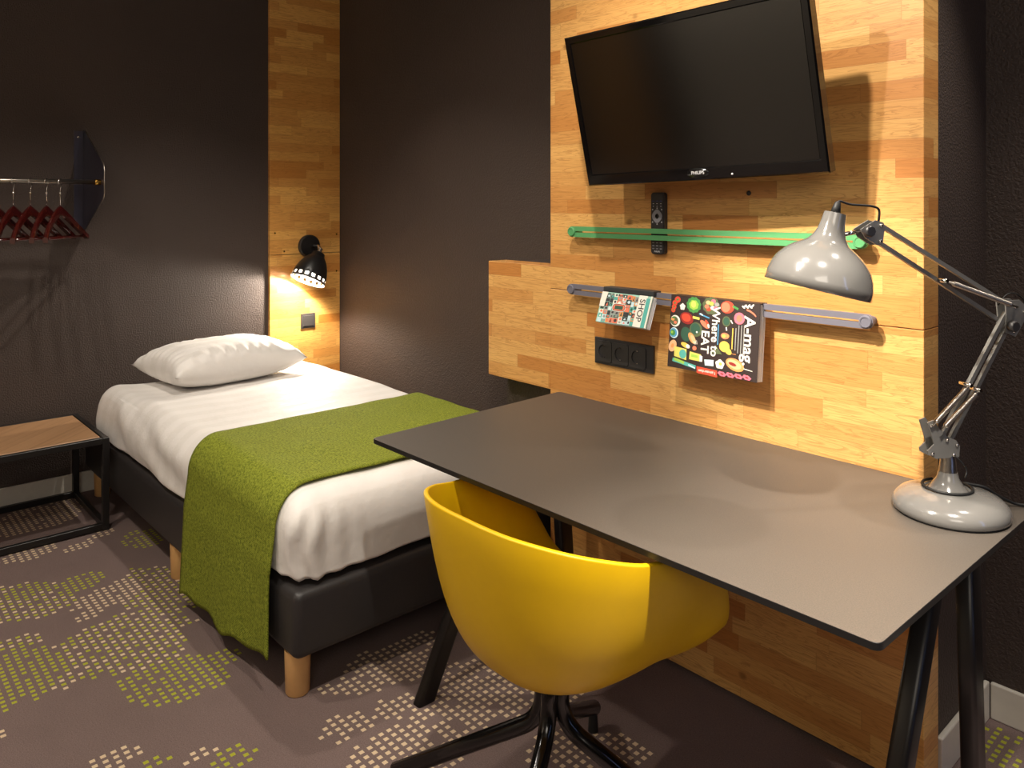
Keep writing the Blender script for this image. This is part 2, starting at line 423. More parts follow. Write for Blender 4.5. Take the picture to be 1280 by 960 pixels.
for y, z in ((1.975, 1.225), (2.365, 1.21), (2.03, 1.12), (2.365, .99)):
    bn = NB(); lathe(bn, [(0, .006), (.002, .0055), (.0022, .003)], (-4.178, y, z), (1, 0, 0), 14); mk('screw', bn, M['brass'], t)

# ------------------------------------------------------------------ bed
bed = thing('bed', 'single bed base in black leatherette on round wooden legs', 'bed', (-3.08, 1.51, 0))
b = NB(); box(b, -4.17, -1.99, 1.0, 2.02, .125, .315, .026, 4); mk('base', b, M['leatherette'], bed, smooth=True, auto=50)
for x, y in ((-2.065, 1.045), (-2.065, 1.97), (-3.0, 1.045), (-3.0, 1.97), (-4.09, 1.06), (-4.09, 1.97)):
    b = NB(); lathe(b, [(0, .031), (.004, .034), (.1265, .037)], (x, y, 0), (0, 0, 1), 28); mk('leg', b, M['leg_beech'], bed, smooth=True, auto=40)

DX0, DX1, DY0, DY1, DZ0, DZ1 = -3.99, -2.004, 1.006, 2.025, .316, .565
def round_box(p, off=0.):
    rv = (.085, .085, .11 if p.z > (DZ0+DZ1)/2 else .025)
    lo = (DX0, DY0, DZ0); hi = (DX1, DY1, DZ1); q = Vector(); dd = Vector()
    for i in range(3):
        q[i] = min(max(p[i], lo[i]+rv[i]), hi[i]-rv[i]); dd[i] = (p[i]-q[i])/rv[i]
    L = dd.length
    if L < 1e-6: return p.copy(), Vector((0, 0, 1))
    n = dd/L
    return Vector([q[i]+(rv[i]+off)*n[i] for i in range(3)]), n
def duvet():
    bm = NB(); bmesh.ops.create_cube(bm, size=2.)
    bmesh.ops.subdivide_edges(bm, edges=bm.edges[:], cuts=71, use_grid_fill=True)
    for v in bm.verts:
        c = v.co
        p = Vector((DX0+(c.x+1)/2*(DX1-DX0), DY0+(c.y+1)/2*(DY1-DY0), DZ0+(c.z+1)/2*(DZ1-DZ0)))
        p, n = round_box(p)
        d = .010*noise.noise(p*2.6)+.0045*noise.noise(p*7.)
        side = max(0., -n.y); foot = max(0., n.x); up = max(0., n.z)
        # long slanting creases on the hanging side, folds gathered in the foot corner
        d += side*.006*math.sin(30*p.z+9*p.x+3*noise.noise(p*3))
        dc = (Vector((p.x-DX1, p.y-DY0, 0)).length)
        k = math.exp(-(dc/.15)**2)*(1-up*.7)
        th = math.atan2(p.y-(DY0+.16), p.x-(DX1-.16))
        d += k*(.009*math.sin(19*th+9*p.z+4*noise.noise(p*6))+.004)*min(1., max(0., (DZ1-.02-p.z)/.06))
        # duvet swells low down
        h = (p.z-DZ0)/(DZ1-DZ0); d += (side*.012+foot*.004)*math.sin(PI*min(1, max(0, h)))
        inthrow = 1. if -2.79 < p.x < -2.07 else 0.
        if inthrow: d = min(d, .006)
        if n.z < -.5: d = 0
        if p.x < -3.45 and n.z > .7: d = min(d, .003)
        if n.z > .5: d -= .03*max(0., 1-((p.x+3.80)/.34)**4)*max(0., 1-((p.y-1.48)/.46)**4)
        p = p+n*d
        if p.z < DZ0: p.z = DZ0
        # the loose hem waves a little
        if n.z < .1 and h < .25: p.z += 0.012*(1+noise.noise(Vector((p.x*6, p.y*6, 0))))*(.25-h)*4*.6
        v.co = p
    o = mk('duvet', bm, M['linen'], smooth=True)
    return tag(o, 'puffy white satin-stripe duvet covering the whole bed base', 'duvet')
duvet()

def pillow():
    bm = NB(); n = 40; grid = {}
    A, B_, T = .335, .235, .108
    c = Vector((-3.79, 1.515, .565+.060)); rot = Matrix.Rotation(math.radians(6), 3, 'Z')
    for sgn in (1, -1):
        for i in range(n+1):
            for j in range(n+1):
                u, w = -1+2*i/n, -1+2*j/n
                edge = i in (0, n) or j in (0, n)
                if sgn == -1 and edge: grid[(sgn, i, j)] = grid[(1, i, j)]; continue
                pinch = 1-.10*(1-abs(u)**2.2)*abs(w)**6; pinch2 = 1-.10*(1-abs(w)**2.2)*abs(u)**6
                f = max(0, (1-abs(u)**2.8))**.45*max(0, (1-abs(w)**2.8))**.45
                zz = T*f*sgn
                if sgn == -1: zz *= .86
                x = B_*w*pinch; y = A*u*pinch2
                rad = max(abs(u), abs(w))
                wr = .007*noise.noise(Vector((x*16, y*7, sgn*3)))+0.016*rad**3*math.sin(34*(u if abs(w) > abs(u) else w)+4*noise.noise(Vector((x*9, y*9, 1))))*(1-rad**8)
                zz += wr*(1 if sgn > 0 else .2)*(f**.3 if f > 0 else 0)
                if sgn < 0: zz = max(zz, -.084)
                grid[(sgn, i, j)] = bm.verts.new(c+rot @ Vector((x, y, zz)))
        for i in range(n):
            for j in range(n):
                q = [grid[(sgn, i, j)], grid[(sgn, i+1, j)], grid[(sgn, i+1, j+1)], grid[(sgn, i, j+1)]]
                bm.faces.new(q[::-1] if sgn > 0 else q)
    bmesh.ops.recalc_face_normals(bm, faces=bm.faces[:])
    return tag(mk('pillow', bm, M['linen'], smooth=True), 'plump white pillow at the head of the bed', 'pillow')
pillow()

def throw():
    bm = NB(); path = []
    off = .016; ry, rz = .085, .11
    for k in range(22): path.append((DY0-off-.014-.006*(1-k/21), .05+(.34-.05)*k/21, 1-k/21))
    yc, zc = DY0+ry, DZ1-rz
    for k in range(10): path.append((DY0-off-.014*(1-k/9), .35+(zc-.35)*k/9, 0))
    for k in range(1, 15):
        a = PI/2*k/15; path.append((yc-(ry+off)*math.cos(a), zc+(rz+off*.8)*math.sin(a), 0))
    for k in range(40): path.append((yc+(DY1-ry-yc)*k/39, DZ1+off*.8, 0))
    for k in range(1, 15):
        a = PI/2*k/15; path.append((DY1-ry+(ry+off)*math.sin(a), zc+(rz+off*.8)*math.cos(a), 0))
    for k in range(6): path.append((DY1+off, zc-.08*k/5, 0))
    nx = 34; rows = []
    for i in range(nx+1):
        f = i/nx; r = []
        for j, (y, z, hang) in enumerate(path):
            x = -2.765+.665*f
            if j < 22:
                z = z+(.045*f+.0+.012*math.sin(9*f)+.008*math.sin(21*f))*hang
                y = y-.012*hang*(.5+.5*math.sin(11*f+1.)) 
                x += (.012*noise.noise(Vector((x*3, z*5, 0))))
            else:
                x += .010*noise.noise(Vector((f*2, y*4, 2)))
                if 22 <= j: z += .0035*noise.noise(Vector((x*9, y*9, 5)))
            r.append(bm.verts.new((x, y, z)))
        rows.append(r)
    for i in range(nx):
        for j in range(len(path)-1):
            bm.faces.new((rows[i][j], rows[i+1][j], rows[i+1][j+1], rows[i][j+1]))
    bmesh.ops.recalc_face_normals(bm, faces=bm.faces[:])
    o = mk('throw_blanket', bm, M['throw'], smooth=True); solid(o, .006, 0.)
    return tag(o, 'olive green woven throw laid across the foot of the white duvet', 'blanket')
throw()

# ------------------------------------------------------------------ luggage bench
bn_ = thing('luggage_bench', 'low black metal bench with a light wood top, left of the bed', 'bench', (-3.875, .62, 0))
X0, X1, Y0, Y1, ZT, Tt = -4.145, -3.628, .16, .968, .395, .026
for x, y in ((X0, Y0), (X0, Y1-Tt), (X1-Tt, Y0), (X1-Tt, Y1-Tt)):
    b = NB(); box(b, x, x+Tt, y, y+Tt, 0, ZT, .0015, 1); mk('leg', b, M['black_metal'], bn_)
for z in (.006, ZT-Tt):
    for x in (X0, X1-Tt):
        b = NB(); box(b, x+.002, x+Tt-.002, Y0+Tt, Y1-Tt, z, z+Tt, .0015, 1); mk('rail', b, M['black_metal'], bn_)
    for y in (Y0, Y1-Tt):
        b = NB(); box(b, X0+Tt, X1-Tt, y+.002, y+Tt-.002, z, z+Tt, .0015, 1); mk('rail', b, M['black_metal'], bn_)
b = NB(); box(b, X0+Tt+.003, X1-Tt-.003, Y0+Tt+.003, Y1-Tt-.003, ZT-.018, ZT+.001, .002, 1); mk('bench_top', b, M['table_oak'], bn_)

# ------------------------------------------------------------------ coat rail with hangers
RX, RZ = -3.90, 1.489
rk = thing('coat_rail', 'steel clothes rail on an angled dark bracket fixed to the dark wall', 'coat rail', (XB, .985, 1.26))
for yb, sg in ((1.003, 1), (.10, -1)):      # bracket plates at both ends of the rod
    f0, f1 = sorted((yb, yb-sg*.041))
    b = NB(); box(b, XB, XB+.004, f0, f1, 1.262, 1.742, .001, 1); mk('wall_flange', b, M['bracket'], rk)
    b = NB(); prism(b, [(XB+.003, yb, 1.262), (XB+.025, yb, 1.262), (-3.862, yb, 1.415), (-3.846, yb, 1.44), (-3.846, yb, 1.545), (-3.862, yb, 1.572), (XB+.025, yb, 1.742), (XB+.003, yb, 1.742)], (0, sg*.004, 0)); mk('side_plate', b, M['bracket'], rk)
    eb = NB(); ye = yb+sg*.002
    tube(eb, [(XB+.025, ye, 1.262), (-3.862, ye, 1.414), (-3.845, ye, 1.44), (-3.845, ye, 1.545), (-3.862, ye, 1.573), (XB+.025, ye, 1.743)], .0026, 8); mk('plate_edge', eb, M['steel'], rk)
b = NB(); tube(b, [(RX, .1, RZ), (RX, .978, RZ)], .0105, 18); mk('rod', b, M['steel'], rk)
b = NB(); lathe(b, [(0, .0125), (.003, .0135), (.022, .0135), (.0245, .012)], (RX, .9785, RZ), (0, 1, 0), 20); tag(mk('end_cap', b, M['brass'], rk, smooth=True, auto=40), 'brass end cap')
for z in (1.285, 1.712):
    b = NB(); lathe(b, [(0, .006), (.003, .005), (.0035, .002)], (XB+.004, .982, z), (1, 0, 0), 14); mk('screw', b, M['chrome'], rk)

def make_hanger():
    """hanger in the local plane y = 0, hung from the rail at the origin (rod centre)"""
    h = bpy.data.objects.new('coat_hanger', None); COL.objects.link(h); WORLD[h] = Vector((0, 0, 0))
    tag(h, 'x', 'hanger', 'wooden hangers on the steel rail')
    zs = -.098
    def sec(x):   # top z and height of the wooden yoke at |x|
        a = abs(x)/.20
        return zs-.005-.13*a**1.25, .040-.016*a
    bm = NB(); rows = []
    for k in range(33):
        x = -.2+.4*k/32; z, hh = sec(x); bulge = .003*abs(x)/.2+.007
        cy = .03*(abs(x)/.2)**2
        rows.append([bm.verts.new((x, cy-bulge, z-.006)), bm.verts.new((x, cy-bulge*.5, z)), bm.verts.new((x, cy+bulge*.5, z)), bm.verts.new((x, cy+bulge, z-.006)), bm.verts.new((x, cy+bulge, z-hh)), bm.verts.new((x, cy-bulge, z-hh))])
    for A, B in zip(rows, rows[1:]):
        for q in range(6): bm.faces.new((A[q], A[(q+1) % 6], B[(q+1) % 6], B[q]))
    bm.faces.new(rows[0]); bm.faces.new(rows[-1][::-1]); bmesh.ops.recalc_face_normals(bm, faces=bm.faces[:])
    mk('yoke', bm, M['hanger'], h, smooth=True, auto=45)
    b = NB(); tube(b, [(-.192, .027, sec(.19)[0]-.018), (.192, .027, sec(.19)[0]-.018)], .006, 10); mk('trouser_bar', b, M['hanger'], h)
    b = NB(); tube(b, [(.0175*math.cos(a), 0, .0175*math.sin(a)) for a in [math.radians(d) for d in range(-30, 250, 20)]]+[(-.004, 0, -.026), (0, 0, -.042), (0, 0, zs-.006)], .0019, 8)
    lathe(b, [(0, .003), (.003, .006), (.008, .006), (.011, .003)], (0, 0, -.052), (0, 0, 1), 12); mk('hook', b, M['chrome'], h)
    return h
def copy_tree(o, parent=None):
    c = o.copy(); COL.objects.link(c); c.parent = parent
    for ch in list(o.children): copy_tree(ch, c)
    return c
hp = make_hanger()
HL = [(.840, -36, 'reddish-brown wooden hanger nearest the bracket plate on the rail'), (.787, -35, 'second wooden hanger from the bracket plate on the rail'),
      (.726, -37, 'third wooden hanger from the bracket plate on the rail'), (.663, -35, 'fourth wooden hanger from the bracket plate on the rail'), (.60, -36, 'wooden hanger farthest from the bracket plate, cut by the left picture edge')]
for k, (y, a, lab) in enumerate(HL):
    o = hp if k == 0 else copy_tree(hp)
    o.location = (RX, y, RZ-.0045); o.rotation_euler = (0, 0, math.radians(a)); o['label'] = lab
    WORLD[o] = Vector(o.location)

# ------------------------------------------------------------------ bedside wall lamp and switch
wl = thing('wall_lamp', 'lit black wall lamp with perforated shade on the wood strip', 'lamp', (-4.178, 2.19, 1.14))
b = NB(); lathe(b, [(0, .066), (.018, .066), (.025, .060), (.027, .02)], (-4.178, 2.182, 1.145), (1, 0, 0), 36); mk('back_plate', b, M['black_metal'], wl, smooth=True, auto=40)
AX = Vector((.10, -.46, -.88)).normalized(); TOP = Vector((-4.05, 2.178, 1.105))
b = NB(); tube(b, arcpts([(-4.152, 2.19, 1.145), (-4.10, 2.20, 1.15), TOP-AX*.03], .02), .009, 12); mk('arm', b, M['chrome'], wl)
b = NB(); lathe(b, [(-.035, .010), (-.034, .013), (-.014, .013), (-.012, .010)], TOP, AX, 20); mk('swivel', b, M['chrome'], wl, smooth=True, auto=40)
SHP = [(-.012, .018), (-.004, .036), (.014, .040), (.020, .047), (.045, .066), (.080, .083), (.112, .0925), (.137, .0965), (.154, .0985), (.166, .100)]
b = NB(); lathe(b, SHP, TOP, AX, 64, skip=lambda i, k: i == 7 and k % 4 in (0, 1), cap=False)
b.faces.new([v for v in sorted([v for v in b.verts if abs((v.co-TOP).dot(AX)+.012) < 1e-4], key=lambda v: math.atan2((v.co-TOP).dot(frame_from(AX)[2]), (v.co-TOP).dot(frame_from(AX)[1])))])
for f in b.faces:
    f.normal_update()
    cc = f.calc_center_median(); ax = TOP+AX*(cc-TOP).dot(AX)
    if f.normal.dot(cc-ax) < 0 and (cc-ax).length > .01: f.normal_flip()
    elif (cc-ax).length <= .01 and f.normal.dot(AX) > 0: f.normal_flip()
o = mk('lamp_shade', b, [M['black_metal'], M['white_in']], wl, smooth=True, auto=60)
m = solid(o, .0022, -1.); m.material_offset = 1; m.material_offset_rim = 0
N = NT('glowing_bulb'); N.b.inputs['Emission Color'].default_value = (1, .9, .76, 1); N.b.inputs['Emission Strength'].default_value = 60.; M['bulb'] = N.m
b = NB(); lathe(b, [(.03, .013), (.06, .014), (.075, .024), (.095, .029), (.113, .024), (.122, .010), (.124, .0001)], TOP, AX, 24); mk('bulb', b, M['bulb'], wl, smooth=True)
pl = bpy.data.lights.new('wall_lamp_light', 'SPOT'); pl.energy = 30; pl.color = (1., .9, .76); pl.shadow_soft_size = .03
pl.spot_size = math.radians(165); pl.spot_blend = .3
po = bpy.data.objects.new('wall_lamp_light', pl); COL.objects.link(po); po.location = TOP+AX*.136; po.rotation_euler = AX.to_track_quat('-Z', 'Y').to_euler()

sw = thing('light_switch', 'square anthracite light switch on the wood strip below the wall lamp', 'switch', (-4.178, 2.177, .67))
b = NB(); box(b, -4.178, -4.170, 2.132, 2.222, .668, .754, .002, 2); mk('switch_frame', b, M['grey_switch'], sw)
b = NB(); box(b, -4.172, -4.1655, 2.145, 2.209, .680, .742, .002, 2); mk('rocker', b, M['grey_switch'], sw)

# ------------------------------------------------------------------ television
TC = Vector((-1.2347, 1.7262, 1.6699)); TR = Matrix.Rotation(.0555, 4, 'Z') @ Matrix.Rotation(.2276, 4, 'X') @ Matrix.Rotation(-.0265, 4, 'Y')
TM = Matrix.Translation(TC) @ TR
tv = thing('television', 'black flat television tilted forward on the wood panel', 'television', (-1.23, 1.8, 1.44))
def tvbox(x0, x1, y0, y1, z0, z1, bev=0., bm=None):
    bm = bm or NB(); return box(bm, x0, x1, y0, y1, z0, z1, bev, 2, 0, TM)
hw, hh = .3675, .2225
bm = NB()   # frame: front ring with chamfered outer edge
ins = (.0215, .0215, .022, .034)  # left, right, top, bottom
def ring(x0, x1, z0, z1, y): return [TM @ Vector(p) for p in ((x0, y, z0), (x1, y, z0), (x1, y, z1), (x0, y, z1))]
loops = [ring(-hw+ins[0], hw-ins[1], -hh+ins[3], hh-ins[2], .004), ring(-hw+ins[0]-.003, hw-ins[1]+.003, -hh+ins[3]-.003, hh-ins[2]+.003, 0.), ring(-hw+.004, hw-.004, -hh+.004, hh-.004, 0.), ring(-hw, hw, -hh, hh, .004), ring(-hw, hw, -hh, hh, .034), ring(-hw+.012, hw-.012, -hh+.012, hh-.012, .046)]
vl = [[bm.verts.new(p) for p in L] for L in loops]
for A, B in zip(vl, vl[1:]):
    for k in range(4): bm.faces.new((A[k], A[(k+1) % 4], B[(k+1) % 4], B[k]))
bm.faces.new(vl[-1]); bmesh.ops.recalc_face_normals(bm, faces=bm.faces[:]); mk('bezel', bm, M['bezel'], tv)
mk('screen', tvbox(-hw+ins[0], hw-ins[1], .0035, .02, -hh+ins[3], hh-ins[2]), M['screen'], tv)
b = tvbox(-.27, .27, .045, .075, -.17, .15, .012); mk('back_cover', b, M['black_plastic'], tv)
b = NB(); lathe(b, [(0, .0145), (.0012, .0142), (.0014, .001)], (0, 0, 0), (0, -1, 0), 32)
for v in b.verts: v.co.x *= 2.3
for v in b.verts: v.co = TM @ (v.co+Vector((.015, 0, -hh+.0195)))
mk('logo_badge', b, M['black_gloss'], tv)
b = text_bm('PHILIPS', .0125, bold=.0002)
LT = TM @ Matrix.Translation((.015, -.0018, -hh+.0205)) @ Matrix.Rotation(PI/2, 4, 'X')
for v in b.verts: v.co = LT @ v.co
mk('brand_lettering', b, M['silver_print'], tv)
b = NB(); box(b, -1.30, -1.17, 1.928, YP, 1.55, 1.75, .004, 2)
box(b, -1.255, -1.215, 1.815, 1.93, 1.625, 1.665, .004, 2); mk('wall_mount', b, M['black_metal'], tv)
b = NB(); lathe(b, [(0, .003), (.001, .003), (.0012, .001)], TM @ Vector((.115, 0, -hh+.012)), TM.to_3x3() @ Vector((0, -1, 0)), 12); mk('standby_light', b, M['silver_print'], tv)

# ------------------------------------------------------------------ elastic rails, remote, booklets, sockets
def stadium(x0, x1, z, r, n=16):
    P = []
    for k in range(n+1):
        a = PI/2+PI*k/n; P.append((x0+r*math.cos(a), z+r*math.sin(a)))
    for k in range(n+1):
        a = -PI/2+PI*k/n; P.append((x1+r*math.cos(a), z+r*math.sin(a)))
    return P
def rail(name, label, x0, x1, z, mat):
    t = thing(name, label, 'rail', ((x0+x1)/2, YP, z))
    ya, yb = 1.8985, 1.9105
    bm = NB(); O = stadium(x0, x1, z, .0175); I = stadium(x0+.012, x1-.012, z, .0026); n = len(O)
    q = [[bm.verts.new((p[0], y, p[1])) for p in L] for L, y in ((O, ya), (O, yb), (I, yb), (I, ya))]
    for A, B in ((0, 1), (1, 2), (2, 3), (3, 0)):
        for k in range(n): bm.faces.new((q[A][k], q[A][(k+1) % n], q[B][(k+1) % n], q[B][k]))
    bmesh.ops.recalc_face_normals(bm, faces=bm.faces[:]); mk('strap', bm, mat, t)
    for x in (x0, x1):
        b = NB(); lathe(b, [(0, .010), (.030, .010), (.030, .0155), (.045, .0155), (.0475, .0135), (.0475, .0105), (.0462, .010), (.0462, .0001)], (x, YP, z), (0, -1, 0), 28); mk('knob', b, mat, t, smooth=True, auto=35)
rail('elastic_wall_rail', 'long green double strap rail under the television', -1.800, -.840, 1.298, M['green_rail'])
rail('elastic_wall_rail', 'long grey double strap rail holding the two booklets', -1.803, -.826, 1.106, M['grey_rail'])

rm = thing('remote_control', 'black remote control tucked upright behind the green rail', 'remote control', (-1.465, 1.93, 1.236))
RXc, RZc = -1.4655, 1.331
bm = NB()
out = []
for sx, sz, rev in ((-1, 1, False), (1, 1, True), (1, -1, False), (-1, -1, True)):
    q = [(sx*(.025-.010*(1-math.cos(a))), sz*(.094-.010*(1-math.sin(a)))) for a in [PI/2*k/6 for k in range(7)]]
    out += q[::-1] if rev else q
prism(bm, [(RXc+x, 1.9395, RZc+z) for x, z in out], (0, -.018, 0))
bmesh.ops.bevel(bm, geom=[e for e in bm.edges if abs(e.verts[0].co.y-1.9215) < 1e-5 and abs(e.verts[1].co.y-1.9215) < 1e-5], offset=.003, segments=2, affect='EDGES')
mk('remote_body', bm, M['black_plastic'], rm)
yf = 1.9216
b = NB(); sq = []
for k in range(32):
    a = 2*PI*k/32; r = .0185*(1-.10*math.sin(2*a)**2*1.0); sq.append((math.cos(a)*r*(1+.02*abs(math.cos(2*a))), math.sin(a)*r*1.12))
A = [b.verts.new((RXc+x, yf, RZc+.022+z)) for x, z in sq]; B = [b.verts.new((RXc+x, yf-.0012, RZc+.022+z)) for x, z in sq]; Cc = [b.verts.new((RXc+x*.42, yf-.0012, RZc+.022+z*.42)) for x, z in sq]; D = [b.verts.new((RXc+x*.42, yf, RZc+.022+z*.42)) for x, z in sq]
for L1, L2 in ((A, B), (B, Cc), (Cc, D)):
    for k in range(32): b.faces.new((L1[k], L1[(k+1) % 32], L2[(k+1) % 32], L2[k]))
bmesh.ops.recalc_face_normals(b, faces=b.faces[:]); mk('navigation_ring', b, M['grey_print'], rm)
b = NB(); lathe(b, [(0, .006), (.0012, .0055), (.0013, .001)], (RXc, yf, RZc+.022), (0, -1, 0), 16); mk('button', b, M['black_gloss'], rm)
def key(x, z, w=.0085, h=.0035, m='silver_print'):
    b = NB(); box(b, RXc+x-w/2, RXc+x+w/2, yf-.0007, yf+.0004, RZc+z-h/2, RZc+z+h/2, .0004, 1); mk('button', b, M[m], rm)
for x in (-.014, 0, .014): key(x, .068, .008, .002, 'blue_print'); key(x, .060, .005, .002); key(x, .052, .004, .004, 'grey_print')
for x, z in ((-.017, .042), (.017, .042), (-.017, .004), (.017, .004), (0, .046), (0, -.002)): key(x, z, .004, .004)
for r in range(4):
    for x in (-.014, 0, .014): key(x, -.050-.009*r, .008, .0028, 'grey_print')
b = text_bm('PHILIPS', .0065, bold=.0001)
LT = Matrix.Translation((RXc, yf-.0008, RZc-.0855)) @ Matrix.Rotation(PI/2, 4, 'X')
for v in b.verts: v.co = LT @ v.co
mk('brand_lettering', b, M['silver_print'], rm)

C = {}
def ink(name, rgb):
    if name not in C: C[name] = simple('print_'+name, rgb, .55, var=.10, nscale=160)
    return C[name]
INKS = dict(brown=(48, 36, 33), white=(236, 228, 216), red=(214, 72, 48), coral=(226, 122, 92), orange=(224, 150, 88), yellow=(228, 190, 84), lemon=(222, 208, 100), green=(70, 138, 70), lime=(150, 190, 76), dark_green=(48, 84, 66), olive=(88, 98, 66), teal=(84, 170, 160), pale_blue=(196, 220, 226), pink=(224, 110, 128), maroon=(140, 40, 36), peach=(236, 176, 130), grey=(150, 150, 146), mint=(160, 206, 190), charcoal=(52, 54, 56), blue=(80, 150, 190))
for k, v in INKS.items(): ink(k, v)
INKL = list(INKS); INKM = [C[k] for k in INKL]
class Cover:
    """printed cover in local (u right, v up) metres, w out of the page"""
    def __init__(s, w, h, bg): s.bm = NB(); s.w, s.h = w, h; s.layer = 0; s.poly([(0, 0), (w, 0), (w, h), (0, h)], bg)
    def poly(s, pts, colr):
        z = .00002*s.layer; s.layer += 1
        f = s.bm.faces.new([s.bm.verts.new((x, y, z)) for x, y in pts]); f.material_index = INKL.index(colr)
        if f.normal.z < 0: f.normal_flip()
    def ell(s, x, y, rx, ry, colr, rot=0., n=20, wob=0., lobes=0):
        c, t = math.cos(rot), math.sin(rot); P = []
        for k in range(n):
            a = 2*PI*k/n; r = 1+wob*math.sin(lobes*a); X, Y = rx*r*math.cos(a), ry*r*math.sin(a); P.append((x+X*c-Y*t, y+X*t+Y*c))
        s.poly(P, colr)
    def line(s, x0, y0, x1, y1, w, colr):
        d = Vector((x1-x0, y1-y0)); n = Vector((-d.y, d.x)).normalized()*w/2
        s.poly([(x0+n.x, y0+n.y), (x1+n.x, y1+n.y), (x1-n.x, y1-n.y), (x0-n.x, y0-n.y)], colr)
    def text(s, txt, x, y, size, colr, rot=-PI/2, bold=.0004):
        b = text_bm(txt, size, INKL.index(colr), bold); z = .00002*s.layer; s.layer += 1
        join(s.bm, b, None, Matrix.Translation((x, y, z)) @ Matrix.Rotation(rot, 4, 'Z'))
def place_book(t, cover, org, tilt, w, h, thick, spine_h, spine_mat, back_th):
    """top edge at org (left end), hanging over the rail strap; local v runs down the tilted cover"""
    R = Matrix.Rotation(-tilt, 4, 'X'); Mx = Matrix.Translation(org) @ R @ Matrix.Rotation(PI/2, 4, 'X')
    # local (u, v, w): u along +X, v up, w towards the room
    bm = NB(); box(bm, .0006, w-.0016, -h+.001, -.001, -thick, -.0012, 0, 1, 0, Mx)
    for k in range(7):   # leaf edges
        zz = -thick*(k+.5)/7.; box(bm, .0008, w-.0004*(k % 3), -h+.0008, -.0012, zz-.0004, zz+.0002, 0, 1, 0, Mx)
    mk('pages', bm, M['paper'], t)
    bm = NB(); box(bm, 0, w, -h, 0, -.0011, -.0002, 0, 1, 0, Mx); mk('front_cover', bm, spine_mat, t)
    join_b = NB(); join(join_b, cover.bm, None, Mx @ Matrix.Translation((0, -h, .0001))); mk('cover_print', join_b, INKM, t)
    return Mx

# A-mag: crop-to-page mapping of the printed shapes (affine)
amag = thing('magazine', 'dark magazine printed with food and the words Where to EAT, hung on the grey rail', 'magazine', (-1.25, 1.9, .91))
wA, hA = .288, .206
cv = Cover(wA, hA, 'brown')
def A_(x, y):
    # page corners in the picture crop: TL (200,62) TR (1028,148) BL (128,708)
    ux, uy, vx, vy = 828, 86+20, -74, 660; dx, dy = x-200, y-62; det = ux*vy-uy*vx
    a = (dx*vy-dy*vx)/det; b_ = (ux*dy-uy*dx)/det
    return a*wA, hA-b_*hA
def e(x, y, rx, ry, c_, rot=0., **k):
    u, v = A_(x, y); u = max(u, rx*.00034+.002); cv.ell(u, v, rx*.00034, ry*.00031, c_, rot, **k)
for x, y, r in ((262, 105, 30), (232, 135, 26), (222, 170, 24), (212, 200, 22)): e(x, y, r, r, 'red'); e(x, y, r*.4, r*.3, 'green', .6)
e(308, 172, 26, 30, 'white', wob=.12, lobes=5); e(420, 158, 70, 72, 'green', wob=.06, lobes=11, n=44); e(420, 158, 46, 44, 'lime', wob=.06, lobes=7, n=36); e(418, 152, 24, 30, 'lemon')
e(585, 170, 80, 78, 'olive', wob=.05, lobes=9, n=40)
for x, y, c_ in ((560, 140, 'peach'), (610, 130, 'pink'), (560, 200, 'red'), (600, 190, 'white'), (625, 195, 'pink'), (590, 150, 'yellow'), (640, 160, 'grey'), (545, 175, 'coral')): e(x, y, 22, 18, c_)
e(735, 185, 62, 55, 'red', .1); e(720, 185, 40, 44, 'coral'); cv.line(*A_(785, 178), *A_(832, 205), .006, 'green')
for k in range(6): e(880+k*16, 188-(k % 2)*10, 16, 8, 'white', .8 if k % 2 else -.6)
e(945, 240, 50, 14, 'coral', -.5); e(945, 252, 44, 10, 'brown', -.5)
e(215, 300, 50, 54, 'white'); e(215, 300, 40, 42, 'olive'); e(205, 285, 18, 14, 'orange'); e(228, 315, 16, 14, 'coral'); e(215, 270, 14, 10, 'green')
e(345, 278, 68, 54, 'maroon', -.2); e(340, 272, 46, 36, 'red', -.2); cv.line(*A_(405, 270), *A_(470, 285), .007, 'lemon')
cv.line(*A_(468, 240), *A_(565, 280), .0035, 'blue'); e(490, 245, 18, 7, 'pale_blue', -.4)
e(515, 335, 50, 22, 'coral', -.6); e(540, 322, 30, 12, 'red', -.9); e(552, 350, 18, 10, 'white', -1.2)
e(720, 310, 38, 46, 'olive'); e(720, 310, 28, 36, 'dark_green'); cv.line(*A_(760, 300), *A_(775, 330), .003, 'white'); cv.line(*A_(715, 360), *A_(718, 390), .004, 'white')
e(838, 285, 48, 52, 'pink'); e(838, 285, 26, 30, 'coral')
e(200, 410, 44, 50, 'pale_blue'); e(200, 410, 38, 42, 'blue'); e(198, 410, 26, 28, 'green'); e(190, 405, 12, 12, 'lime')
e(330, 425, 52, 68, 'dark_green', .3); e(430, 382, 62, 66, 'olive'); e(425, 375, 48, 50, 'dark_green'); e(438, 405, 9, 9, 'white')
e(388, 460, 52, 30, 'orange', -.9); e(400, 470, 40, 20, 'peach', -.9)
for k in range(4): cv.line(*A_(395+k*12, 490-k*4), *A_(412+k*8, 515), .0012, 'white')
e(700, 437, 38, 28, 'coral'); e(690, 437, 18, 16, 'yellow'); e(725, 437, 14, 14, 'orange')
e(690, 530, 48, 48, 'yellow'); e(722, 570, 34, 26, 'yellow', -.6); cv.line(*A_(750, 590), *A_(790, 597), .0015, 'orange')
e(185, 530, 38, 58, 'peach', -.4); e(190, 530, 14, 22, 'orange', -.4)
e(320, 525, 46, 22, 'yellow', -.3); e(345, 535, 20, 18, 'white', -.3)
cv.poly([A_(210, 535), A_(330, 560), A_(322, 660), A_(203, 625)], 'lemon'); e(290, 605, 36, 42, 'teal'); e(408, 550, 20, 20, 'coral')
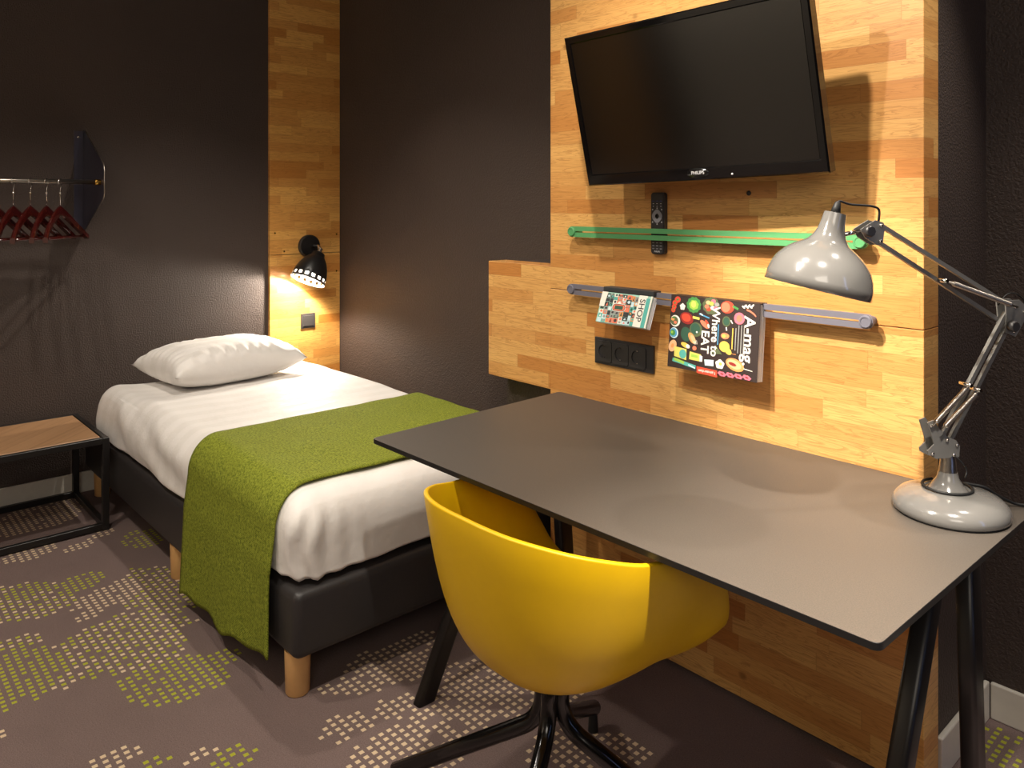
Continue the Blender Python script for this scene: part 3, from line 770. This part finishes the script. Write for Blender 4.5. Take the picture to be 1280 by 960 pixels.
cv.poly([A_(362, 580), A_(468, 605), A_(470, 670), A_(350, 650)], 'lemon'); cv.poly([A_(375, 600), A_(440, 615), A_(438, 640), A_(370, 628)], 'lime'); cv.poly([A_(455, 610), A_(482, 620), A_(475, 670), A_(450, 668)], 'white')
cv.poly([A_(497, 648), A_(585, 650), A_(580, 705), A_(500, 700)], 'pale_blue'); e(640, 685, 40, 40, 'white', wob=.1, lobes=5); e(645, 682, 15, 14, 'yellow')
e(775, 685, 85, 52, 'orange', -.25); e(770, 682, 66, 36, 'peach', -.25); e(755, 680, 36, 14, 'maroon', -.2); cv.line(*A_(850, 715), *A_(925, 735), .002, 'white')
cv.line(*A_(185, 655), *A_(410, 720), .010, 'teal'); cv.line(*A_(200, 650), *A_(300, 685), .008, 'lime'); cv.line(*A_(340, 700), *A_(405, 730), .004, 'pale_blue')
cv.poly([A_(420, 710), A_(612, 742), A_(608, 800), A_(420, 770)], 'red')
for k in range(4): e(655+k*73, 768+k*7, 38, 20, 'pink', -.2, wob=.12, lobes=6); 
for k in range(4): e(655+k*73, 768+k*7, 16, 7, 'maroon', -.2)
cv.line(*A_(648, 335), *A_(630, 515), .0032, 'blue'); cv.poly([A_(615, 520), A_(665, 600), A_(560, 590)], 'olive')
cv.text('A-mag.', *A_(906, 482), .047, 'white', -PI/2, .0008)
cv.text('Where to', *A_(612, 400), .034, 'white', -PI/2, .0006)
cv.text('EAT', *A_(510, 490), .036, 'white', -PI/2, .0008)
for k, (x, L_) in enumerate(((868, .075), (845, .075), (820, .075), (795, .06))):
    u, v = A_(x, 465); cv.line(u, v+L_*.5, u, v-L_*.5, .0028, 'grey')
u, v = A_(768, 460); cv.line(u, v+.028, u, v-.028, .003, 'yellow')
cv.text('I amsterdam', *A_(515, 756), .011, 'white', PI, .0001)
place_book(amag, cv, Vector((-1.385, 1.8845, 1.123)), math.radians(5.5), wA, hA, .030, 0, C['brown'], .004)
b = NB(); box(b, -1.385, -1.097, 1.8845, 1.918, 1.1228, 1.1248); mk('spine', b, C['brown'], amag)

shop = thing('booklet', 'small booklet reading SHOP, propped open on the grey rail', 'booklet', (-1.55, 1.9, 1.02))
wS, hS = .198, .098
cv = Cover(wS, hS, 'mint')
random.seed(11)
pal = ['charcoal', 'coral', 'white', 'teal', 'grey', 'orange', 'charcoal', 'pale_blue', 'dark_green']
x = .004
while x < .150:
    wd = random.uniform(.012, .021); y = .002
    while y < hS-.006:
        h_ = random.uniform(.008, .019); y1 = min(hS-.002, y+h_)
        k = random.choice(pal); sk = .004
        cv.poly([(x, y), (x+wd-.0015, y), (x+wd-.0015, y1-.0015), (x, y1-.0015)], k)
        kk = random.choice(pal)
        if kk != k:
            if random.random() < .5: cv.ell(x+wd/2, (y+y1)/2, wd*.3, (y1-y)*.3, kk, n=12)
            else: cv.poly([(x+wd*.2, y+.002), (x+wd*.7, y+.002), (x+wd*.5, y1-.003)], kk)
        y = y1
    x += wd
cv.poly([(0, .05), (.02, .05), (.024, hS), (0, hS)], 'white')
cv.poly([(.148, 0), (.180, 0), (.180, hS), (.148, hS)], 'white'); cv.poly([(.177, 0), (.192, 0), (.192, hS*.92), (.177, hS*.92)], 'teal'); cv.poly([(.192, 0), (wS, 0), (wS, hS), (.192, hS)], 'white')
for rr, c_ in ((1., 'white'), (.86, 'charcoal'), (.72, 'coral')):
    P = stadium(.066, .094, 0, .013*rr, 10); cv.poly([(p[0], p[1]+.052) for p in P], c_)
cv.poly([(.064, .046), (.096, .046), (.096, .058), (.064, .058)], 'dark_green')
cv.text('SHOP', .1635, .052, .028, 'charcoal', -PI/2, .0004)
place_book(shop, cv, Vector((-1.648, 1.884, 1.112)), math.radians(22), wS, hS, .022, 0, C['charcoal'], .003)
b = NB(); box(b, -1.648, -1.450, 1.884, 1.922, 1.113, 1.128, .002, 2); mk('spine', b, C['charcoal'], shop)

sk = thing('triple_socket', 'black triple power socket on the wood panel above the desk', 'socket', (-1.602, YP, .868))
b = NB(); sx0, sx1, sz0, sz1 = -1.727, -1.487, .868, .954
box(b, sx0, sx1, YP-.009, YP, sz0, sz1, .002, 2); mk('frame', b, M['black_plastic'], sk)
cw = (sx1-sx0-.016-.018)/3
for k in range(3):
    cx = sx0+.008+cw*(k+.5); cz = (sz0+sz1)/2; r = .0215; yo = YP-.0135
    bm = NB(); n = 32
    O = []
    for q in range(n):
        a = 2*PI*(q+.5)/n; c_, s_ = math.cos(a), math.sin(a); m_ = max(abs(c_), abs(s_)); O.append((cx+c_/m_*(cw/2-.001), cz+s_/m_*.034))
    I = [(cx+r*math.cos(2*PI*(q+.5)/n), cz+r*math.sin(2*PI*(q+.5)/n)) for q in range(n)]
    vo = [bm.verts.new((p[0], YP-.009, p[1])) for p in O]; vf = [bm.verts.new((p[0], yo, p[1])) for p in O]; vi = [bm.verts.new((p[0], yo, p[1])) for p in I]; vb = [bm.verts.new((p[0], yo+.0125, p[1])) for p in I]
    for A, B in ((vo, vf), (vf, vi), (vi, vb)):
        for q in range(n): bm.faces.new((A[q], A[(q+1) % n], B[(q+1) % n], B[q]))
    bm.faces.new(vb); bmesh.ops.recalc_face_normals(bm, faces=bm.faces[:])
    o = mk('socket_insert', bm, M['black_plastic'], sk)
    for dz in (-.019, .019): mk('earth_clip', box(NB(), cx-.002, cx+.002, yo+.001, yo+.012, cz+dz-.0015, cz+dz+.0015), M['chrome'], o)
    for dx in (-.0095, .0095): mk('pin_hole', lathe(NB(), [(0, .0026), (.0008, .0024), (.001, .001)], (cx+dx, yo+.0115, cz), (0, -1, 0), 10), M['steel'], o)

# ------------------------------------------------------------------ desk
dk = thing('desk', 'large dark grey desk with black angled legs against the wood panel', 'desk', (-1.18, 1.55, 0))
def desk_top():
    quad = [(-1.862, 1.163), (-.489, 1.170), (-.482, 1.936), (-1.892, 1.934)]; rad = .016; n = 8; P = []
    for k in range(4):
        a, b_, c_ = Vector(quad[k-1]), Vector(quad[k]), Vector(quad[(k+1) % 4])
        p, q = b_+(a-b_).normalized()*rad, b_+(c_-b_).normalized()*rad
        for s in range(n+1):
            t_ = s/n; P.append((1-t_)**2*p+2*t_*(1-t_)*b_+t_*t_*q)
    bm = NB(); z0, z1 = .731, .743
    A = [bm.verts.new((p.x, p.y, z0)) for p in P]; B = [bm.verts.new((p.x, p.y, z1-.0008)) for p in P]
    cen = Vector((-1.18, 1.55)); Cc = [bm.verts.new((*(p+(cen-p).normalized()*.0008), z1)) for p in P]
    k = len(P)
    for i in range(k):
        bm.faces.new((A[i], A[(i+1) % k], B[(i+1) % k], B[i])).material_index = 1
        bm.faces.new((B[i], B[(i+1) % k], Cc[(i+1) % k], Cc[i])).material_index = 1
    bm.faces.new(Cc); bm.faces.new(A[::-1]).material_index = 1
    bmesh.ops.recalc_face_normals(bm, faces=bm.faces[:])
    mk('desktop', bm, [M['desk'], M['desk_edge']], dk)
desk_top()
def leg(a, b_, w=.058, th=.036):
    """rounded flat leg from foot a to top b_ in the plane x = const, sheared so that foot and top are level"""
    bm = NB(); a, b_ = Vector(a), Vector(b_); prof = []
    for sx, sy in ((-1, -1), (1, -1), (1, 1), (-1, 1)):
        for s in range(5):
            an = {(-1, -1): PI, (1, -1): 1.5*PI, (1, 1): 0, (-1, 1): .5*PI}[(sx, sy)]+PI/2*s/4; r = .010
            prof.append((sx*(th/2-r)+r*math.cos(an), sy*(w/2-r)+r*math.sin(an)))
    R0 = [bm.verts.new(a+Vector((x, y, 0))) for x, y in prof]; R1 = [bm.verts.new(b_+Vector((x, y, 0))) for x, y in prof]; n = len(prof)
    for k in range(n): bm.faces.new((R0[k], R0[(k+1) % n], R1[(k+1) % n], R1[k])).smooth = True
    bm.faces.new(R0[::-1]); bm.faces.new(R1); bmesh.ops.recalc_face_normals(bm, faces=bm.faces[:])
    mk('leg', bm, M['black_metal'], dk)
for x in (-1.785, -.578):
    leg((x, 1.285, 0), (x, 1.655, .731)); leg((x, 1.868, 0), (x, 1.812, .731))
    b = NB(); box(b, x-.016, x+.016, 1.62, 1.845, .705, .7312, .003, 2); mk('bracket', b, M['black_metal'], dk)
b = NB(); box(b, -1.77, -.59, 1.70, 1.74, .700, .7305, .003, 2); mk('stretcher', b, M['black_metal'], dk)

# ------------------------------------------------------------------ yellow swivel chair
HX, HY = -1.21, 1.213
ch = thing('swivel_chair', 'mustard yellow tub chair on a black four-star base, pushed under the desk', 'chair', (HX, HY, 0))
def shell():
    half = [(0, -.238, .752), (.06, -.236, .751), (.12, -.226, .748), (.18, -.202, .742), (.23, -.165, .735), (.268, -.115, .728), (.293, -.055, .722), (.306, .01, .714), (.311, .08, .700), (.308, .14, .672), (.300, .190, .622), (.288, .226, .556), (.266, .252, .494), (.225, .272, .460), (.15, .285, .446), (.075, .291, .441), (0, .293, .440)]
    pts = half+[(-x, y, z) for x, y, z in half[-2:0:-1]]
    pts = [Vector((x, y*1.041+.004, z+.016*min(1, max(0, (-.07-y)/.12))-(.004 if y > -.1 else 0))) for x, y, z in pts]; n = len(pts); rim = []
    for i in range(n):   # Catmull-Rom
        p0, p1, p2, p3 = pts[i-1], pts[i], pts[(i+1) % n], pts[(i+2) % n]
        for s in range(4):
            t_ = s/4; rim.append(.5*((2*p1)+(p2-p0)*t_+(2*p0-5*p1+4*p2-p3)*t_*t_+(3*p1-p0-3*p2+p3)*t_**3))
    bm = NB(); Bc = Vector((0, -.039, .404)); rings = []; Mr = 26
    for k in range(1, Mr+1):
        t_ = (k/Mr)**1.35*PI/2; r = []
        for P in rim:
            hz = math.sin(t_)**.474; kz = 1-math.cos(t_)**.603
            fl = .78+.22*kz
            q = Vector((Bc.x+(P.x-Bc.x)*hz*fl, Bc.y+(P.y-Bc.y)*hz*fl, Bc.z+(P.z-Bc.z)*kz))
            r.append(bm.verts.new(q+Vector((HX, HY, 0))))
        rings.append(r)
    c = bm.verts.new(Bc+Vector((HX, HY, 0))); m = len(rim)
    for i in range(m): bm.faces.new((c, rings[0][i], rings[0][(i+1) % m]))
    for A, B in zip(rings, rings[1:]):
        for i in range(m): bm.faces.new((A[i], B[i], B[(i+1) % m], A[(i+1) % m]))
    bmesh.ops.recalc_face_normals(bm, faces=bm.faces[:])
    o = mk('seat_shell', bm, M['yellow'], ch, smooth=True); solid(o, .011, 0.)
    bv = o.modifiers.new('soft_rim', 'BEVEL'); bv.width = .003; bv.segments = 2; bv.limit_method = 'ANGLE'; bv.angle_limit = math.radians(50)
shell()
b = NB(); lathe(b, [(.30, .020), (.395, .020), (.397, .075), (.404, .08)], (HX, HY, 0), (0, 0, 1), 28); mk('swivel_column', b, M['black_gloss'], ch, smooth=True, auto=40)
for k in range(4):
    a = math.radians(28+90*k); d = Vector((math.cos(a), math.sin(a), 0)); c0 = Vector((HX, HY, 0))
    b = NB(); pts = arcpts([c0+d*.021+Vector((0, 0, .398)), c0+d*.021+Vector((0, 0, .262)), c0+d*.385+Vector((0, 0, .056))], .055, 10)
    tube(b, pts, .0182, 16); lg = mk('leg', b, M['black_gloss'], ch)
    b = NB(); lathe(b, [(0, .010), (.002, .0135), (.045, .0115), (.062, .010)], c0+d*.374, (0, 0, 1), 18); mk('glide', b, M['black_rubber'], lg, smooth=True, auto=40)

# ------------------------------------------------------------------ desk lamp (arms lie in one upright plane)
LE = Vector((.5, .866, 0)); LN = Vector((.866, -.5, 0)); L0 = Vector((-.60, 1.785, 0))
def LP(s, z, n=0.): return L0+LE*s+LN*n+Vector((0, 0, z))
dl = thing('desk_lamp', 'grey enamel architect desk lamp with spring arms, standing on the desk', 'lamp', LP(0, .743))
b = NB(); lathe(b, [(0, .106), (.004, .1105), (.014, .111), (.024, .107), (.034, .096), (.042, .078), (.046, .055), (.048, .040)], LP(0, .745), (0, 0, 1), 56); mk('base', b, M['lamp_grey'], dl, smooth=True, auto=60)
b = NB(); lathe(b, [(0, .107), (.0025, .107)], LP(0, .7433), (0, 0, 1), 48); mk('base_pad', b, M['black_rubber'], dl)
b = NB(); lathe(b, [(0, .040), (.006, .034), (.014, .028), (.024, .0215), (.036, .0185), (.038, .018)], LP(-.006, .7915), (0, 0, 1), 32); mk('post_foot', b, M['lamp_grey'], dl, smooth=True, auto=60)
b = NB(); lathe(b, [(0, .0175), (.028, .0145), (.052, .010)], LP(-.006, .829), (0, 0, 1), 24); mk('post', b, M['steel'], dl, smooth=True, auto=60)
def plate(bm, pts, n0, th=.003, mi=0): return prism(bm, [LP(s, z, n0) for s, z in pts], LN*th, mi)
def rivet(bm, s, z, n0, r=.004, sgn=1): return lathe(bm, [(0, r), (.003, r*.9), (.0042, r*.3)], LP(s, z, n0), LN*sgn, 12)
LB = [(-.066, .938), (-.052, .942), (-.036, .922), (-.018, .906), (.002, .898), (.012, .885), (.010, .862), (-.045, .862), (-.064, .872), (-.066, .880), (-.050, .892)]
for n0 in (.010, -.013): mk('lower_bracket', plate(NB(), LB, n0), M['lamp_arm'], dl)
for s, z in ((-.058, .932), (-.02, .900), (.004, .888), (-.055, .874), (-.004, .868)): mk('rivet', rivet(NB(), s, z, .013), M['chrome'], dl)
def armbar(a, c_, n0, w=.0085): 
    d = (LP(*c_)-LP(*a)).normalized(); up = d.cross(LN).normalized()
    b = NB(); bar(b, LP(*a, n0), LP(*c_, n0), up*w, LN*.0085); return mk('arm_bar', b, M['lamp_arm'], dl)
armbar((-.026, .905), (.134, 1.160), .0045); armbar((.002, .893), (.160, 1.150), -.0045)
armbar((-.170, 1.346), (.150, 1.168), .0045); armbar((-.176, 1.315), (.135, 1.135), -.0045)
def spring(a, c_, n0):
    a, c_ = LP(*a, n0), LP(*c_, n0); d = c_-a; L_ = d.length; dn, u, w = frame_from(d); b = NB()
    n = 160; prof = [(0, .0022), (L_*.09, .0022)]+[(L_*(.10+.80*k/n), .0050+.0007*math.sin(k*PI/2)) for k in range(n+1)]+[(L_*.91, .0022), (L_, .0022)]
    lathe(b, prof, a, d, 14); mk('spring', b, M['steel'], dl)
spring((-.060, .933), (.030, 1.012), .019); spring((-.042, .924), (.050, 1.002), .024)
spring((-.028, 1.231), (.148, 1.172), .020)
for s, z, n0, h in ((.030, 1.012, -.006, .030), (.050, 1.002, -.002, .030), (-.028, 1.231, -.002, .026)): mk('spring_pin', lathe(NB(), [(0, .004), (h, .004)], LP(s, z, n0), LN, 12), M['chrome'], dl)
EP = [(.124, 1.185), (.160, 1.186), (.180, 1.170), (.182, 1.156), (.160, 1.122), (.150, 1.108), (.124, 1.118), (.128, 1.150)]
for n0 in (.010, -.013): mk('elbow_plate', plate(NB(), EP, n0), M['lamp_arm'], dl)
for s, z in ((.148, 1.172), (.172, 1.160), (.145, 1.120)): mk('rivet', rivet(NB(), s, z, .013), M['chrome'], dl)
def knob(s, z, n0, r=.012):
    b = NB(); lathe(b, [(0, r*.8), (.003, r), (.013, r), (.016, r*.8)], LP(s, z, n0), LN, 8); mk('knob', b, M['black_plastic'], dl)
knob(.136, 1.132, .0135)
HP = [(-.222, 1.338), (-.205, 1.348), (-.188, 1.357), (-.170, 1.352), (-.166, 1.342), (-.172, 1.306), (-.184, 1.306), (-.212, 1.322)]
for n0 in (.010, -.013): mk('head_plate', plate(NB(), HP, n0), M['lamp_arm'], dl)
for s, z in ((-.176, 1.346), (-.178, 1.314)): mk('rivet', rivet(NB(), s, z, .013), M['chrome'], dl)
knob(-.209, 1.335, .0135)
SA = LP(-.271, 1.372); camr = Vector((.6712, .7413, 0)); AXL = (Vector((0, 0, -.97))-camr*.235).normalized()
prof = [(0., .0195), (.0005, .0215), (.02, .0235), (.036, .0265), (.048, .031), (.057, .0365), (.0625, .041), (.066, .0465), (.072, .0565), (.080, .068), (.092, .081), (.106, .0915), (.122, .0985), (.140, .1025), (.160, .1042)]
b = NB(); lathe(b, prof, SA, AXL, 64, cap=False)
top = [v for v in b.verts if abs((v.co-SA).dot(AXL)) < 1e-4]
d_, u_, w_ = frame_from(AXL); b.faces.new(sorted(top, key=lambda v: math.atan2((v.co-SA).dot(w_), (v.co-SA).dot(u_))))
bmesh.ops.recalc_face_normals(b, faces=b.faces[:])
o = mk('lamp_shade', b, [M['lamp_grey'], M['white_in']], dl, smooth=True, auto=35); m = solid(o, .0016, -1.); m.material_offset = 1; m.material_offset_rim = 0
b = NB(); lathe(b, [(.02, .0135), (.075, .014), (.085, .024), (.105, .030), (.125, .024), (.134, .008), (.135, .0001)], SA, AXL, 24); mk('bulb', b, M['white_in'], dl, smooth=True)
b = NB(); tube(b, [SA+AXL*.045+camr*.026, LP(-.216, 1.334)], .0045, 12); mk('shade_stem', b, M['chrome'], dl)
b = NB(); lathe(b, [(0, .010), (.012, .008), (.022, .0055), (.024, .003)], SA, -AXL, 16); mk('cable_grommet', b, M['black_rubber'], dl)
b = NB(); tube(b, arcpts([SA-AXL*.022, LP(-.262, 1.397), LP(-.24, 1.389), LP(-.186, 1.386), LP(-.168, 1.380), LP(-.172, 1.350)], .012), .0024, 8); mk('shade_cable', b, M['black_rubber'], dl); b = NB()
tube(b, arcpts([LP(.115, 1.175, .004), LP(.135, 1.199, .004), LP(.16, 1.200, .003), LP(.185, 1.185, 0), LP(.19, 1.16, 0)], .02), .0014, 6); mk('elbow_cable', b, M['black_rubber'], dl); b = NB()
tube(b, arcpts([LP(-.002, .866, .014), LP(.012, .852, .02), LP(.022, .835, .022), LP(.012, .822, .026)], .012), .0018, 6); mk('post_cable', b, M['black_rubber'], dl); b = NB()
cord = []
for k in range(13):
    a = math.radians(20+290*k/12); cord.append(L0+Vector((-.006, 0, 0))+Vector((.048*math.cos(a+2.2), .048*math.sin(a+2.2), .7955)))
tube(b, arcpts(cord+[LP(.085, .790), LP(.118, .768), LP(.16, .7475), (-.47, 1.945, .7475), (-.40, 2.05, .744), (-.34, 2.2, .70), (-.31, 2.3, .4), (-.31, 2.36, .06)], .012), .0030, 8); mk('power_cord', b, M['black_rubber'], dl)
